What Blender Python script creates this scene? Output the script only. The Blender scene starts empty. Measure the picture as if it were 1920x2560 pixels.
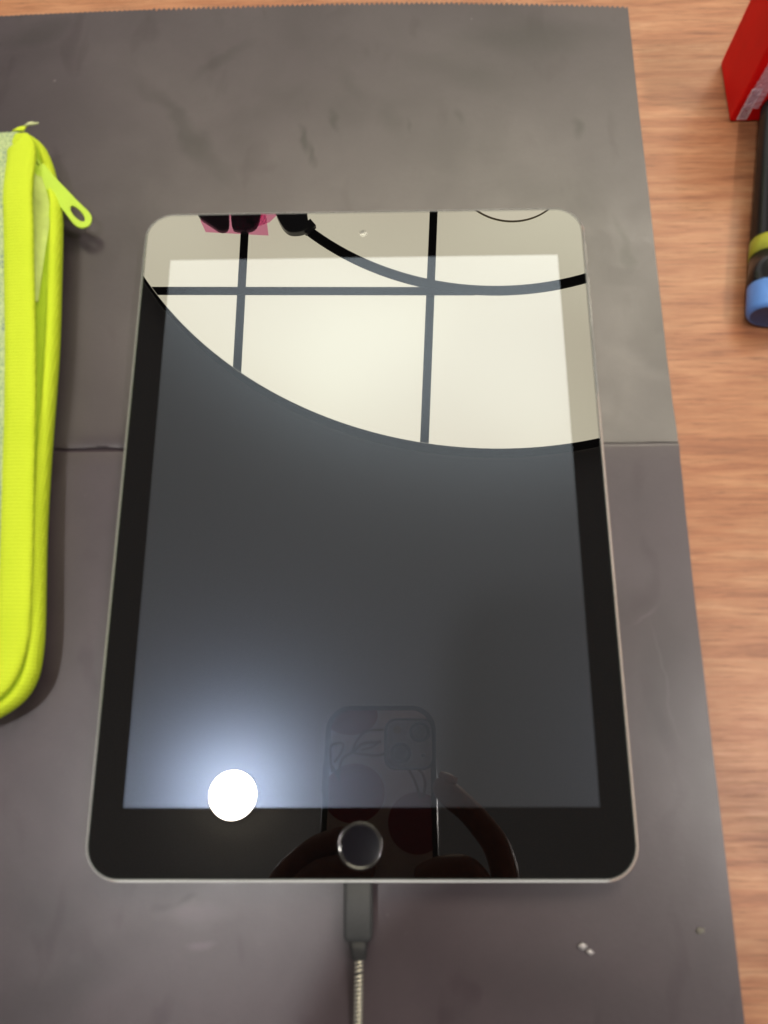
import bpy, bmesh, math, random
from mathutils import Vector, Matrix
from mathutils.geometry import tessellate_polygon
random.seed(7)
S = bpy.context.scene
COL = S.collection
MM = 0.001
SMEAR_SHADE_UP = [(-75, 168, -52, 42, 5, .40), (-26, 161, -80, 10, 2.4, .75), (-22, 154, -75, 8, 2.0, .6), (-12, 172, -70, 8, 2.4, .7), (11, 171, -70, 12, 5, .3),
            (18, 168, -75, 6, 1.6, .45), (39, 172, -75, 6, 2.2, .5), (88, 165, -80, 7, 3.0, .6), (-72, 160, -60, 12, 4, .35),
            (103, 115, -78, 9, 2.2, .6), (104, 104, -82, 8, 2.4, .6), (-6, 191, -60, 16, 5, .25), (-62, 205, 40, 20, 4, .3), (-146, 222, 20, 22, 8, .35), (70, 214, 5, 42, 12, .38), (40, 196, -20, 30, 10, .25)]  # last two: broad shade at the far right, put into the sheet colour
SMEAR_LO = [(-55, -127, 20, 5, 1.6, .5), (-62, -129, 0, 4, 2, .4), (-90, -150, 30, 40, 10, .25), (60, -150, -10, 40, 12, .2), (100, -60, 80, 30, 8, .25)]
STREAK_LO = [(97, -38, 35, 8, 1.0, .18), (102, -58, -80, 24, .7, .13), (-52, -131, 0, 14, 4, .14), (-50, -138, 10, 5, 1.5, .2), (76, -123, 25, 13, 5, .10)]

# ---------------------------------------------------------------- camera
ROT = Matrix(((0.9998, 0.0087, 0.0184), (-0.0030, 0.9573, -0.2892), (-0.0201, 0.2891, 0.9571)))
CAM = Vector((12.67, -82.30, 273.06))          # millimetres, table top is z = 0
cam = bpy.data.cameras.new('camera')
co = bpy.data.objects.new('camera', cam)
COL.objects.link(co)
cam.sensor_fit = 'VERTICAL'
cam.sensor_height = 7.0
cam.lens = 7.0 * 1990.0 / 2560.0
cam.clip_start = 0.002
cam.clip_end = 50
cam.dof.use_dof = True
cam.dof.focus_distance = 1.6
cam.dof.aperture_fstop = 4.0
co.matrix_world = Matrix.Translation(CAM * MM) @ ROT.to_4x4()
S.camera = co

# ---------------------------------------------------------------- world, exposure
w = bpy.data.worlds.new('World'); S.world = w; w.use_nodes = True
w.node_tree.nodes['Background'].inputs[0].default_value = (0.92, 0.89, 0.86, 1)
w.node_tree.nodes['Background'].inputs[1].default_value = 0.90
S.view_settings.view_transform = 'Standard'
S.view_settings.look = 'None'
S.view_settings.exposure = 0.0
S.view_settings.gamma = 1.0
S.cycles.max_bounces = 8
S.cycles.caustics_reflective = False
S.cycles.caustics_refractive = False
S.cycles.sample_clamp_indirect = 4.0

CEIL = 1800.5     # luminous ceiling height above the table, mm

# ---------------------------------------------------------------- materials
class NT:
    def __init__(s, name):
        s.m = bpy.data.materials.new(name); s.m.use_nodes = True
        s.t = s.m.node_tree; s.b = s.t.nodes['Principled BSDF']; s.o = s.t.nodes['Material Output']
    def n(s, kind, **kw):
        x = s.t.nodes.new(kind)
        for k, v in kw.items():
            if k.startswith('i_'):
                x.inputs[k[2:].replace('_', ' ')].default_value = v
            else:
                setattr(x, k, v)
        return x
    def l(s, a, b): s.t.links.new(a, b)
    def coord(s, scale=(1, 1, 1), rot=(0, 0, 0), loc=(0, 0, 0), src='Object'):
        c = s.n('ShaderNodeTexCoord'); m = s.n('ShaderNodeMapping')
        m.inputs['Scale'].default_value = scale; m.inputs['Rotation'].default_value = rot
        m.inputs['Location'].default_value = loc
        s.l(c.outputs[src], m.inputs['Vector']); return m.outputs[0]
    def noise(s, vec, scale, detail=4, rough=.55, dist=0):
        x = s.n('ShaderNodeTexNoise'); s.l(vec, x.inputs['Vector'])
        x.inputs['Scale'].default_value = scale; x.inputs['Detail'].default_value = detail
        x.inputs['Roughness'].default_value = rough; x.inputs['Distortion'].default_value = dist
        return x.outputs['Fac']
    def ramp(s, fac, stops):
        r = s.n('ShaderNodeValToRGB'); e = r.color_ramp.elements
        while len(e) < len(stops): e.new(.5)
        for q, (p, c) in zip(e, stops):
            q.position = p; q.color = (c if isinstance(c, (tuple, list)) else (c, c, c)) + (1,) if isinstance(c, tuple) else (c, c, c, 1)
        s.l(fac, r.inputs[0]); return r.outputs[0]
    def mix(s, fac, a, b, mode='MIX'):
        x = s.n('ShaderNodeMix', data_type='RGBA', blend_type=mode)
        for sock, v in ((x.inputs[0], fac), (x.inputs[6], a), (x.inputs[7], b)):
            if hasattr(v, 'is_linked'): s.l(v, sock)
            elif isinstance(v, (int, float)): sock.default_value = v
            else: sock.default_value = tuple(v) + (1,)
        return x.outputs[2]
    def bump(s, h, strength, dist=0.0002):
        x = s.n('ShaderNodeBump'); s.l(h, x.inputs['Height'])
        x.inputs['Strength'].default_value = strength; x.inputs['Distance'].default_value = dist
        s.l(x.outputs[0], s.b.inputs['Normal']); return x
    def setb(s, col=None, rough=None, metal=None, spec=None, ior=None):
        if col is not None: s.b.inputs['Base Color'].default_value = tuple(col) + (1,)
        if rough is not None: s.b.inputs['Roughness'].default_value = rough
        if metal is not None: s.b.inputs['Metallic'].default_value = metal
        if spec is not None: s.b.inputs['Specular IOR Level'].default_value = spec
        if ior is not None: s.b.inputs['IOR'].default_value = ior
        return s.m

def plain(name, col, rough=.5, metal=0., spec=.5, vary=.12, scale=300):
    t = NT(name); t.setb(col, rough, metal, spec)
    v = t.coord(); f = t.noise(v, scale, 3)
    lo = tuple(c * (1 - vary) for c in col); hi = tuple(min(1, c * (1 + vary)) for c in col)
    t.l(t.ramp(f, [(.3, lo), (.7, hi)]), t.b.inputs['Base Color'])
    return t.m

def emitter(name, col, strength, noise=None):
    t = NT(name); t.setb((0.6, 0.6, 0.55), .6)
    t.b.inputs['Emission Color'].default_value = tuple(col) + (1,)
    t.b.inputs['Emission Strength'].default_value = strength
    if noise:
        v = t.coord(src='Object'); f = t.noise(v, noise, 1, .4)
        t.l(t.ramp(f, [(.3, tuple(c * .84 for c in col)), (.7, tuple(min(1, c * 1.04) for c in col))]), t.b.inputs['Emission Color'])
    return t.m

M = {}
# laminate wood, grain along x
t = NT('wood_laminate'); t.setb(rough=.42, spec=.45)
v1 = t.coord((1.0, 9.0, 1.0)); v2 = t.coord((2.5, 46.0, 1.0)); v3 = t.coord((1, 1, 1))
f1 = t.noise(v1, 17.0, 7, .66, .3); f2 = t.noise(v2, 20.0, 7, .74, .15); f3 = t.noise(v3, 5.0, 3, .5)
c1_ = t.ramp(f1, [(.25, (.165, .052, .019)), (.45, (.262, .104, .045)), (.60, (.325, .152, .074)), (.78, (.41, .225, .128))])
c2_ = t.ramp(f2, [(.30, (.30, .22, .17)), (.45, (.86, .82, .78)), (.70, (1.2, 1.2, 1.2))])
c3_ = t.ramp(f3, [(.35, (.97, .86, .76)), (.65, (1.05, 1.12, 1.2))])
c12 = t.mix(.9, c1_, c2_, 'MULTIPLY')
t.l(t.mix(.9, c12, c3_, 'MULTIPLY'), t.b.inputs['Base Color'])
t.l(t.ramp(f2, [(.3, .50), (.7, .36)]), t.b.inputs['Roughness'])
t.bump(f2, .15)
M['wood'] = t.m

def mat_sheet(name, base, dark, light, rough, spec, loc, smears_shade=(), streaks=()):
    t = NT(name); t.setb(rough=rough, spec=spec)
    v = t.coord(loc=loc); big = t.noise(v, 13, 4, .5, .4); mid = t.noise(v, 48, 4, .6, .6)
    fine = t.noise(v, 900, 3, .6)
    smv = t.coord((1.0, .42, 1), (0, 0, .3), loc); sm = t.noise(smv, 72, 2, .5, .5)
    c = t.ramp(big, [(.30, dark), (.5, base), (.72, light)])
    c = t.mix(.22, c, t.ramp(mid, [(.35, (.66, .62, .64)), (.65, (1.2, 1.2, 1.18))]), 'MULTIPLY')
    c = t.mix(1.0, c, t.ramp(sm, [(.0, (1, 1, 1)), (.60, (1, 1, 1)), (.68, (.82, .77, .80)), (.78, (.66, .60, .66))]), 'MULTIPLY')
    c = t.mix(.35, c, t.ramp(fine, [(.3, (.9, .9, .9)), (.7, (1.1, 1.1, 1.1))]), 'MULTIPLY')
    wv = t.coord((1, 1, 1), (0, 0, .7), loc); sp = t.noise(wv, 260, 1, .4)
    c = t.mix(t.ramp(sp, [(.0, 0.0), (.83, 0.0), (.87, .25)]), c, (.35, .33, .34))
    wob_ = t.n('ShaderNodeTexNoise'); wob_.inputs['Scale'].default_value = 55; wob_.inputs['Detail'].default_value = 3
    tc = t.n('ShaderNodeTexCoord'); t.l(tc.outputs['Object'], wob_.inputs['Vector'])
    off = t.n('ShaderNodeVectorMath', operation='SCALE'); t.l(wob_.outputs['Color'], off.inputs[0]); off.inputs['Scale'].default_value = .012
    wv2 = t.n('ShaderNodeVectorMath', operation='ADD'); t.l(tc.outputs['Object'], wv2.inputs[0]); t.l(off.outputs[0], wv2.inputs[1])
    for kind_, lst in ((0, smears_shade), (1, streaks)):
        for (sx_, sy_, ang, ln, wd, st) in lst:
            m1 = t.n('ShaderNodeMapping', vector_type='TEXTURE'); t.l(wv2.outputs[0], m1.inputs['Vector'])
            m1.inputs['Location'].default_value = (sx_ * MM + .006, sy_ * MM + .006, 0); m1.inputs['Rotation'].default_value = (0, 0, math.radians(ang))
            m1.inputs['Scale'].default_value = (ln * MM, wd * MM, 100)
            le = t.n('ShaderNodeVectorMath', operation='LENGTH'); t.l(m1.outputs[0], le.inputs[0])
            fac = t.ramp(le.outputs['Value'], [(.3, min(.95, st * 1.35)), (1.0, 0.0)])
            c = t.mix(fac, c, tuple(q * .45 for q in dark) if kind_ == 0 else tuple(q * 2.2 for q in light))
    t.l(c, t.b.inputs['Base Color'])
    t.l(t.ramp(mid, [(.3, rough + .03), (.7, rough - .03)]), t.b.inputs['Roughness'])
    grit = t.noise(v, 380, 4, .65); b1 = t.bump(grit, .26, .00018)
    return t.m
M['mat_upper'] = mat_sheet('grey_sheet_upper', (.037, .028, .034), (.022, .0155, .020), (.052, .042, .047), .33, .46, (0, 0, 0), SMEAR_SHADE_UP)
M['mat_lower'] = mat_sheet('grey_sheet_lower', (.047, .035, .042), (.034, .025, .031), (.059, .047, .055), .35, .5, (1.3, .7, 0), SMEAR_LO, STREAK_LO)
M['mat_edge'] = plain('sheet_edge', (.03, .025, .025), .7)

# tablet
t = NT('black_glass'); t.setb((.0012, .0011, .0012), .0, 0, .5, 1.52); M['bezel'] = t.m
t = NT('display_glass'); t.setb((.0110, .0118, .0126), .0, 0, .5, 1.52)
g = t.n('ShaderNodeBsdfAnisotropic') if False else t.n('ShaderNodeBsdfGlossy')
g.inputs['Color'].default_value = (.0125, .0162, .0240, 1); g.inputs['Roughness'].default_value = .225
g2 = t.n('ShaderNodeBsdfGlossy'); g2.inputs['Color'].default_value = (.0045, .0048, .0056, 1); g2.inputs['Roughness'].default_value = .42
a = t.n('ShaderNodeAddShader'); t.l(t.b.outputs[0], a.inputs[0]); t.l(g.outputs[0], a.inputs[1])
a2 = t.n('ShaderNodeAddShader'); t.l(a.outputs[0], a2.inputs[0]); t.l(g2.outputs[0], a2.inputs[1])
g3 = t.n('ShaderNodeBsdfGlossy'); g3.inputs['Color'].default_value = (.022, .0225, .024, 1); g3.inputs['Roughness'].default_value = .012
a3 = t.n('ShaderNodeAddShader'); t.l(a2.outputs[0], a3.inputs[0]); t.l(g3.outputs[0], a3.inputs[1])
t.l(a3.outputs[0], t.o.inputs['Surface']); M['display'] = t.m
t = NT('brushed_aluminium'); t.setb((.72, .72, .68), .42, .3, .5)
f = t.noise(t.coord((1, 1, 60)), 60, 3); t.l(t.ramp(f, [(.3, (.72, .72, .67)), (.7, (.84, .83, .78))]), t.b.inputs['Base Color'])
M['alu'] = t.m
t = NT('polished_chamfer'); t.setb((.78, .78, .75), .07, .7, .6); M['chamfer'] = t.m
t = NT('glass_edge'); t.setb((.015, .022, .018), .08, 0, .8, 1.52); M['glass_edge'] = t.m
t = NT('button_glass'); t.setb((.008, .008, .009), .10, 0, .8, 1.6); M['button'] = t.m; t.setb((.004, .004, .006), .12, 0, .14)
t = NT('button_rim'); t.setb((.022, .021, .020), .13, .3, .6); M['button_rim'] = t.m
t = NT('camera_glass'); t.setb((.3, .3, .3), .1, .5, .9); M['frontcam'] = t.m; t.setb((.09, .09, .085), .12, 0, .9)

# pouch
def woven(name, base, dark, s1, s2, rot=(0, 0, 0), alpha=None):
    t = NT(name); t.setb(rough=.75, spec=.25)
    v = t.coord((1, 1, 1), rot)
    wa = t.n('ShaderNodeTexWave', wave_type='BANDS', bands_direction='Y'); t.l(v, wa.inputs['Vector'])
    wa.inputs['Scale'].default_value = s1; wa.inputs['Distortion'].default_value = 1.2; wa.inputs['Detail'].default_value = 2
    wa.inputs['Detail Scale'].default_value = 3
    wb = t.n('ShaderNodeTexWave', wave_type='BANDS', bands_direction='X'); t.l(v, wb.inputs['Vector'])
    wb.inputs['Scale'].default_value = s2; wb.inputs['Distortion'].default_value = .8
    m_ = t.n('ShaderNodeMath', operation='MULTIPLY'); t.l(wa.outputs['Fac'], m_.inputs[0]); t.l(wb.outputs['Fac'], m_.inputs[1])
    big = t.noise(v, 60, 3)
    c = t.ramp(m_.outputs[0], [(.0, dark), (.5, base), (1., tuple(min(1, k * 1.1) for k in base))])
    c = t.mix(.4, c, t.ramp(big, [(.3, (.86, .90, .7)), (.7, (1.05, 1.03, 1.2))]), 'MULTIPLY')
    t.l(c, t.b.inputs['Base Color']); t.bump(m_.outputs[0], .7, .0004)
    return t.m
M['neon'] = woven('neon_tape', (.54, .65, .030), (.44, .56, .015), 250, 620)
M['neon_dark'] = woven('neon_zip_tape', (.36, .50, .012), (.26, .38, .008), 300, 500)
M['neon_plastic'] = plain('lime_plastic', (.36, .52, .012), .4, 0, .5, .04, 200)
t = NT('mesh_fabric'); t.setb(rough=.5, spec=.5)
v = t.coord((1, 1, 1), (0, 0, .5)); vo = t.n('ShaderNodeTexVoronoi', feature='DISTANCE_TO_EDGE'); t.l(v, vo.inputs['Vector']); vo.inputs['Scale'].default_value = 620
big = t.noise(v, 90, 3, .5, .8)
cc = t.ramp(big, [(.3, (.16, .22, .17)), (.5, (.24, .32, .14)), (.7, (.33, .38, .22))])
t.l(t.mix(t.ramp(vo.outputs['Distance'], [(.04, 1.0), (.14, 0.0)]), cc, (.40, .48, .22)), t.b.inputs['Base Color'])
t.bump(vo.outputs['Distance'], .3); M['mesh'] = t.m
M['gusset'] = plain('pale_gusset_cloth', (.34, .42, .09), .6, 0, .3, .25, 90)
M['thread'] = plain('pale_thread', (.45, .48, .25), .8)

M['plug'] = plain('matte_grey_plug', (.022, .023, .025), .6, 0, .4, .1, 900)
M['plug_dark'] = plain('black_rubber', (.014, .014, .015), .6, 0, .4)
M['hose'] = plain('spring_steel', (.62, .59, .51), .24, .9, .5, .1, 800)
M['red'] = plain('red_card', (.58, .004, .004), .5, 0, .12, .08, 60)
t = NT('crumpled_tape'); t.setb((.42, .20, .24), .18, 0, .7)
vo = t.n('ShaderNodeTexVoronoi'); t.l(t.coord(), vo.inputs['Vector']); vo.inputs['Scale'].default_value = 260
t.l(t.ramp(vo.outputs['Distance'], [(.2, (.22, .055, .08)), (.8, (.42, .22, .27))]), t.b.inputs['Base Color'])
t.bump(vo.outputs['Distance'], .8, .0006); M['tape'] = t.m
M['label_pink'] = plain('label_print_pale', (.80, .66, .70), .4)
M['label_field'] = plain('label_print_field', (.32, .08, .12), .4)
M['label_ink'] = plain('label_print_dark', (.10, .008, .018), .4)
M['pen_black'] = plain('pen_black', (.007, .007, .007), .22, 0, .6, .1, 400)
M['pen_yellow'] = plain('pen_yellow', (.26, .27, .018), .4)
M['pen_blue'] = plain('pen_blue', (.075, .19, .50), .45, 0, .5, .05)
M['pen_hole'] = plain('pen_navy', (.03, .04, .10), .6)
M['glue'] = plain('dried_glue', (.30, .28, .29), .25, 0, .7, .3, 1200)
# ceiling
M['ceiling'] = plain('dark_ceiling_paint', (.33, .322, .312), .9, 0, .1)
M['pane'] = emitter('lit_pane', (1.0, .90, .67), 11.5, 1.6)
M['pane_dim'] = emitter('half_lit_pane', (1.0, .90, .66), .8, 1.6)
M['pane2'] = emitter('lit_disc', (1.0, .91, .69), 11.6)
M['bar'] = plain('black_bar', (.005, .005, .005), .8, 0, .1)
M['rim'] = plain('pale_trim', (.7, .65, .5), .5)
M['lamp'] = emitter('led_lamp', (1.0, .97, .95), 540)
M['lampring'] = emitter('led_ring', (1.0, .90, .74), 60)
M['pod'] = plain('black_lamp_head', (.012, .012, .016), .18, 0, .6)
t = NT('pink_film'); t.setb((.8, .08, .3), .2)
tr = t.n('ShaderNodeBsdfTransparent'); tr.inputs[0].default_value = (.97, .60, .78, 1)
gl = t.n('ShaderNodeBsdfGlossy'); gl.inputs['Roughness'].default_value = .1
mx = t.n('ShaderNodeMixShader'); mx.inputs[0].default_value = .04
t.l(tr.outputs[0], mx.inputs[1]); t.l(gl.outputs[0], mx.inputs[2]); t.l(mx.outputs[0], t.o.inputs[0]); M['pink'] = t.m
# phone and person
M['case_rim'] = plain('black_case_rim', (.006, .006, .010), .2, 0, .4)
M['case_back'] = plain('white_case', (.80, .79, .84), .3, 0, .5, .04)
M['cherry'] = plain('cherry_print', (.34, .03, .06), .35)
M['stem'] = plain('stem_print', (.13, .035, .035), .4)
M['cammod'] = plain('camera_glass_plate', (.46, .54, .64), .2)
M['lensring'] = plain('camera_ring', (.01, .018, .03), .25, .6)
M['lens'] = plain('camera_lens', (.22, .26, .30), .08, 0, .9)
M['flash'] = plain('flash_lens', (.4, .4, .36), .3)
t = NT('skin'); t.setb((.30, .14, .095), .45, 0, .4)
t.b.inputs['Subsurface Weight'].default_value = .1; t.b.inputs['Subsurface Scale'].default_value = .003
f = t.noise(t.coord(), 160, 4); t.l(t.ramp(f, [(.3, (.25, .11, .07)), (.7, (.34, .17, .12))]), t.b.inputs['Base Color'])
t.bump(t.noise(t.coord(), 900, 3), .2); M['skin'] = t.m
M['nail'] = plain('nail', (.5, .3, .26), .2)
M['sleeve'] = plain('dark_sleeve', (.012, .012, .016), .85, 0, .2)

# ---------------------------------------------------------------- helpers
def put(name, verts, faces, mat, parent=None, smooth=False, scale=MM, mats=None, fmi=None):
    me = bpy.data.meshes.new(name)
    me.from_pydata([tuple(Vector(v) * scale) for v in verts], [], faces)
    if mats:
        for m_ in mats: me.materials.append(M[m_])
        me.polygons.foreach_set('material_index', fmi)
    else:
        me.materials.append(M[mat])
    if smooth: me.polygons.foreach_set('use_smooth', [True] * len(me.polygons))
    me.update()
    o = bpy.data.objects.new(name, me); COL.objects.link(o)
    if parent: o.parent = parent
    return o
def fixn(o):
    b = bmesh.new(); b.from_mesh(o.data); bmesh.ops.recalc_face_normals(b, faces=b.faces); b.to_mesh(o.data); b.free(); return o
def tag(o, label=None, cat=None, group=None, kind=None):
    for k, v in (('label', label), ('category', cat), ('group', group), ('kind', kind)):
        if v: o[k] = v
    return o
def empty(name, loc=(0, 0, 0), mat=None):
    o = bpy.data.objects.new(name, None); COL.objects.link(o); o.empty_display_size = .01
    if mat is not None: o.matrix_world = mat
    else: o.location = Vector(loc) * MM
    return o
def rrect(x0, x1, y0, y1, r, n=12):
    pts = []
    for cx, cy, a0 in ((x1 - r, y1 - r, 0), (x0 + r, y1 - r, 90), (x0 + r, y0 + r, 180), (x1 - r, y0 + r, 270)):
        for i in range(n + 1):
            a = math.radians(a0 + 90 * i / n); pts.append((cx + r * math.cos(a), cy + r * math.sin(a)))
    return pts
def loft(rings, close_ring=True, caps=True):
    n = len(rings[0]); v = [p for r in rings for p in r]; f = []
    for k in range(len(rings) - 1):
        for i in range(n if close_ring else n - 1):
            j = (i + 1) % n
            f.append((k * n + i, k * n + j, (k + 1) * n + j, (k + 1) * n + i))
    if caps:
        f.append(tuple(range(n))[::-1]); f.append(tuple((len(rings) - 1) * n + i for i in range(n)))
    return v, f
def ringz(pts, z): return [(x, y, z) for x, y in pts]
def slab(name, pts, z0, z1, mat, parent=None, bev=0.0, smooth=False):
    rings = [ringz(pts, z0), ringz(pts, z1)]
    v, f = loft(rings); o = fixn(put(name, v, f, mat, parent, smooth))
    if bev:
        b = o.modifiers.new('bevel', 'BEVEL'); b.width = bev * MM; b.segments = 2; b.limit_method = 'ANGLE'
    return o
def tube(name, path, radii, mat, parent=None, n=20, caps=True):
    rings = []
    P = [Vector(p) for p in path]
    for i, p in enumerate(P):
        d = (P[min(i + 1, len(P) - 1)] - P[max(i - 1, 0)]).normalized()
        up = Vector((0, 0, 1)) if abs(d.z) < .9 else Vector((1, 0, 0))
        a = d.cross(up).normalized(); b = a.cross(d)
        r = radii[i] if isinstance(radii, (list, tuple)) else radii
        rings.append([tuple(p + a * (r * math.cos(2 * math.pi * k / n)) + b * (r * math.sin(2 * math.pi * k / n))) for k in range(n)])
    v, f = loft(rings, True, caps); return fixn(put(name, v, f, mat, parent, True))
def clip(poly, a, b, c):      # keep a x + b y <= c
    out = []
    for i in range(len(poly)):
        p, q = poly[i], poly[(i + 1) % len(poly)]
        dp, dq = a * p[0] + b * p[1] - c, a * q[0] + b * q[1] - c
        if dp <= 0: out.append(p)
        if dp * dq < 0:
            s = dp / (dp - dq); out.append((p[0] + s * (q[0] - p[0]), p[1] + s * (q[1] - p[1])))
    return out
def clip_poly(pl, win):
    n = len(win)
    for i in range(n):
        a, b = win[i], win[(i + 1) % n]; nx_, ny_ = (b[1] - a[1]), -(b[0] - a[0])
        pl = clip(pl, nx_, ny_, nx_ * a[0] + ny_ * a[1])
        if len(pl) < 3: return []
    return pl
def sstep(x, a, b):
    u = max(0, min(1, (x - a) / (b - a))); return u * u * (3 - 2 * u)

# ---------------------------------------------------------------- table
o = slab('table_top', [(-900, -500), (900, -500), (900, 900), (-900, 900)], -25, 0, 'wood')
tag(o, kind='structure')

# ---------------------------------------------------------------- the two grey sheets under the tablet
SEAM = 24.6
def sheet(name, upper, mat):
    xs = [-300 + i * 1.1 for i in range(int(300 / 1.1))] + [0]
    nx = 378; verts = []; faces = []
    if upper:
        ys = [SEAM + .15, SEAM + .6, SEAM + 1.5, 28, 31, 35, 40, 46, 53, 61, 70, 80, 92, 105, 120, 135, 150, 165, 180, 195, 210, 220, 226, 230]
    else:
        ys = [SEAM - .15, SEAM - .6, SEAM - 1.5, 21, 18, 14, 9, 3, -4, -12, -21, -31, -42, -54, -67, -80, -95, -110, -130, -150, -175, -200, -230, -260]
    for j, y in enumerate(ys):
        right = 113.9 + (y - 24) / 206 * 1.2 if upper else 114.1 
        for i in range(nx):
            x = -300 + (right + 300) * i / (nx - 1)
            yy = y
            if j == len(ys) - 1 and upper:
                base = 235.4 - 4.9 * (abs(x + 20) / 133) ** 2 if x > -20 else 235.4 - 2.9 * (min(300, abs(x + 20)) / 143) ** 1.6
                amp = .85 if x > -95 else .3
                yy = base + (amp if i % 2 else -amp) * (.7 + .6 * random.random())
            elif upper and j > len(ys) - 4:
                yy = y + 2.5 * (1 - min(1, ((x - 5) / 150) ** 2)) * (j - len(ys) + 4) / 3
            gap = 0
            if j == 0:    # a slit between the sheets that closes toward the right
                gap = .42 * sstep(x, 60, -90)
                yy = y + (gap if upper else -gap) * .9 + .12 * math.sin(x * .31)
            d = abs(y - SEAM)
            z = .8 + 2.1 * math.exp(-(d / 26.0) ** 1.3)
            if upper: z += .35 * math.exp(-(d / 7)) * sstep(x, 30, 112)
            z -= .5 * math.exp(-(d / 2.0) ** 2) * sstep(x, 60, -90)
            z += .10 * math.sin(x * .045 + y * .03) * min(1, d / 60)
            if i == nx - 1: x += .10 * math.sin(y * .9) 
            if not upper and j < 3:
                lf = sstep(x, 60, -90); yy = (SEAM + 1.4, SEAM - .25, SEAM - 1.3)[j]; z -= (1.1, .9 * lf, 0)[j]
            verts.append((x, yy, z))
    for j in range(len(ys) - 1):
        for i in range(nx - 1):
            q = (j * nx + i, j * nx + i + 1, (j + 1) * nx + i + 1, (j + 1) * nx + i)
            faces.append(q if upper else q[::-1])
    o = put(name, verts, faces, mat, None, True)
    m_ = o.modifiers.new('thickness', 'SOLIDIFY'); m_.thickness = .6 * MM; m_.offset = -1
    e_ = o.modifiers.new('edges', 'EDGE_SPLIT'); e_.split_angle = math.radians(40)
    return o
tag(sheet('desk_sheet', True, 'mat_upper'), 'smudged grey sheet with serrated far edge, lying beyond the seam', 'desk mat', 'grey sheets under the tablet')
tag(sheet('desk_sheet', False, 'mat_lower'), 'purplish grey sheet under the lower half of the tablet and the cable', 'desk mat', 'grey sheets under the tablet')

# ---------------------------------------------------------------- tablet
TZ = 10.5
tab = empty('tablet', (0, 0, 3.0))
tag(tab, 'black glass tablet with silver edges, screen off, reflecting the ceiling', 'tablet')
def tput(fn, *a, **k):
    o = fn(*a, **k); o.location.z -= 3.0 * MM; return o
def ins(d, n=14, r=11.0): return rrect(-85 + d, 85 - d, -120 + d, 120 - d, max(r - d, .5), n)
rings = [ringz(ins(7), 3.05), ringz(ins(5), 3.0), ringz(ins(2.2), 3.9), ringz(ins(.6), 5.6), ringz(ins(.1), 7.2), ringz(ins(0), 8.6), ringz(ins(0), 9.55), ringz(ins(.9), 9.55), ringz(ins(1.1), 7.5)]
v, f = loft(rings); o = fixn(put('aluminium_body', v, f, 'alu', tab, True)); o.location.z = -3 * MM
rings = [ringz(ins(.0), 9.55), ringz(ins(.08), 9.75), ringz(ins(.62), 10.22), ringz(ins(.78), 10.26)]
v, f = loft(rings, caps=False); o = fixn(put('chamfer', v, f, 'chamfer', tab, False)); o.location.z = -3 * MM
rings = [ringz(ins(.78), 9.9), ringz(ins(.80), 10.22), ringz(ins(.95), 10.42), ringz(ins(1.25), TZ)]
v, f = loft(rings, caps=False); o = fixn(put('glass_edge', v, f, 'glass_edge', tab, True)); o.location.z = -3 * MM
outer = ins(1.25); HB = (0.0, -109.6); HR = 6.9
hole = [(HB[0] + HR * math.cos(2 * math.pi * i / 72), HB[1] + HR * math.sin(2 * math.pi * i / 72)) for i in range(72)]
lcd = [(-73.9, 98.55), (73.9, 98.55), (73.9, -98.55), (-73.9, -98.55)]
def flat(name, loops, z, mat, parent):
    tri = tessellate_polygon([[Vector((x, y, 0)) for x, y in lp] for lp in loops])
    vv = [(x, y, z) for lp in loops for x, y in lp]
    ff = []
    for t3 in tri:
        a, b, c = (Vector(vv[i]) for i in t3)
        ff.append(tuple(t3) if (b - a).cross(c - a).z > 0 else tuple(t3)[::-1])
    return put(name, vv, ff, mat, parent)
FC = (-.1, 109.3); FR = 1.35
fch = [(FC[0] + FR * math.cos(2 * math.pi * i / 32), FC[1] + FR * math.sin(2 * math.pi * i / 32)) for i in range(32)]
o = flat('bezel', [outer, lcd, hole, fch], TZ, 'bezel', tab); o.location.z = -3 * MM
o = flat('display', [lcd], TZ, 'display', tab); o.location.z = -3 * MM
# home button: a dished disc with a soft rim
rings = []
for r, dz in ((6.9, -.05), (6.82, .04), (6.65, .09), (6.45, .07), (6.25, -.02), (6.05, -.11), (5.9, -.13)):
    rings.append([(HB[0] + r * math.cos(2 * math.pi * i / 72), HB[1] + r * math.sin(2 * math.pi * i / 72), TZ + dz) for i in range(72)])
hb = empty('home_button'); hb.parent = tab; hb.location = (0, 0, -3 * MM)
v, f = loft(rings, caps=False); put('button_rim', v, f, 'button_rim', hb, True)
rings = []
for k in range(14):
    r = 5.9 * (1 - k / 14.0); u = r / 5.9
    rings.append([(HB[0] + r * math.cos(2 * math.pi * i / 72), HB[1] + r * math.sin(2 * math.pi * i / 72), TZ - .13 - .13 * (1 - u * u)) for i in range(72)])
v, f = loft(rings, caps=False); f.append(tuple(13 * 72 + i for i in range(72)))
o = put('button_dish', v, f, 'button', hb, True)
# front camera window
rings = []
for k in range(6):
    u = 1 - k / 6.0
    rings.append([(FC[0] + FR * u * math.cos(2 * math.pi * i / 32), FC[1] + FR * u * math.sin(2 * math.pi * i / 32), TZ + .10 * (1 - u * u)) for i in range(32)])
v, f = loft(rings, caps=False); f.append(tuple(5 * 32 + i for i in range(32)))
o = put('front_camera', v, f, 'frontcam', tab, True); o.location.z = -3 * MM
# ambient light sensor, faint dot
fs = [(37.5 + .9 * math.cos(2 * math.pi * i / 24), 108.2 + .9 * math.sin(2 * math.pi * i / 24)) for i in range(24)]
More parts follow.
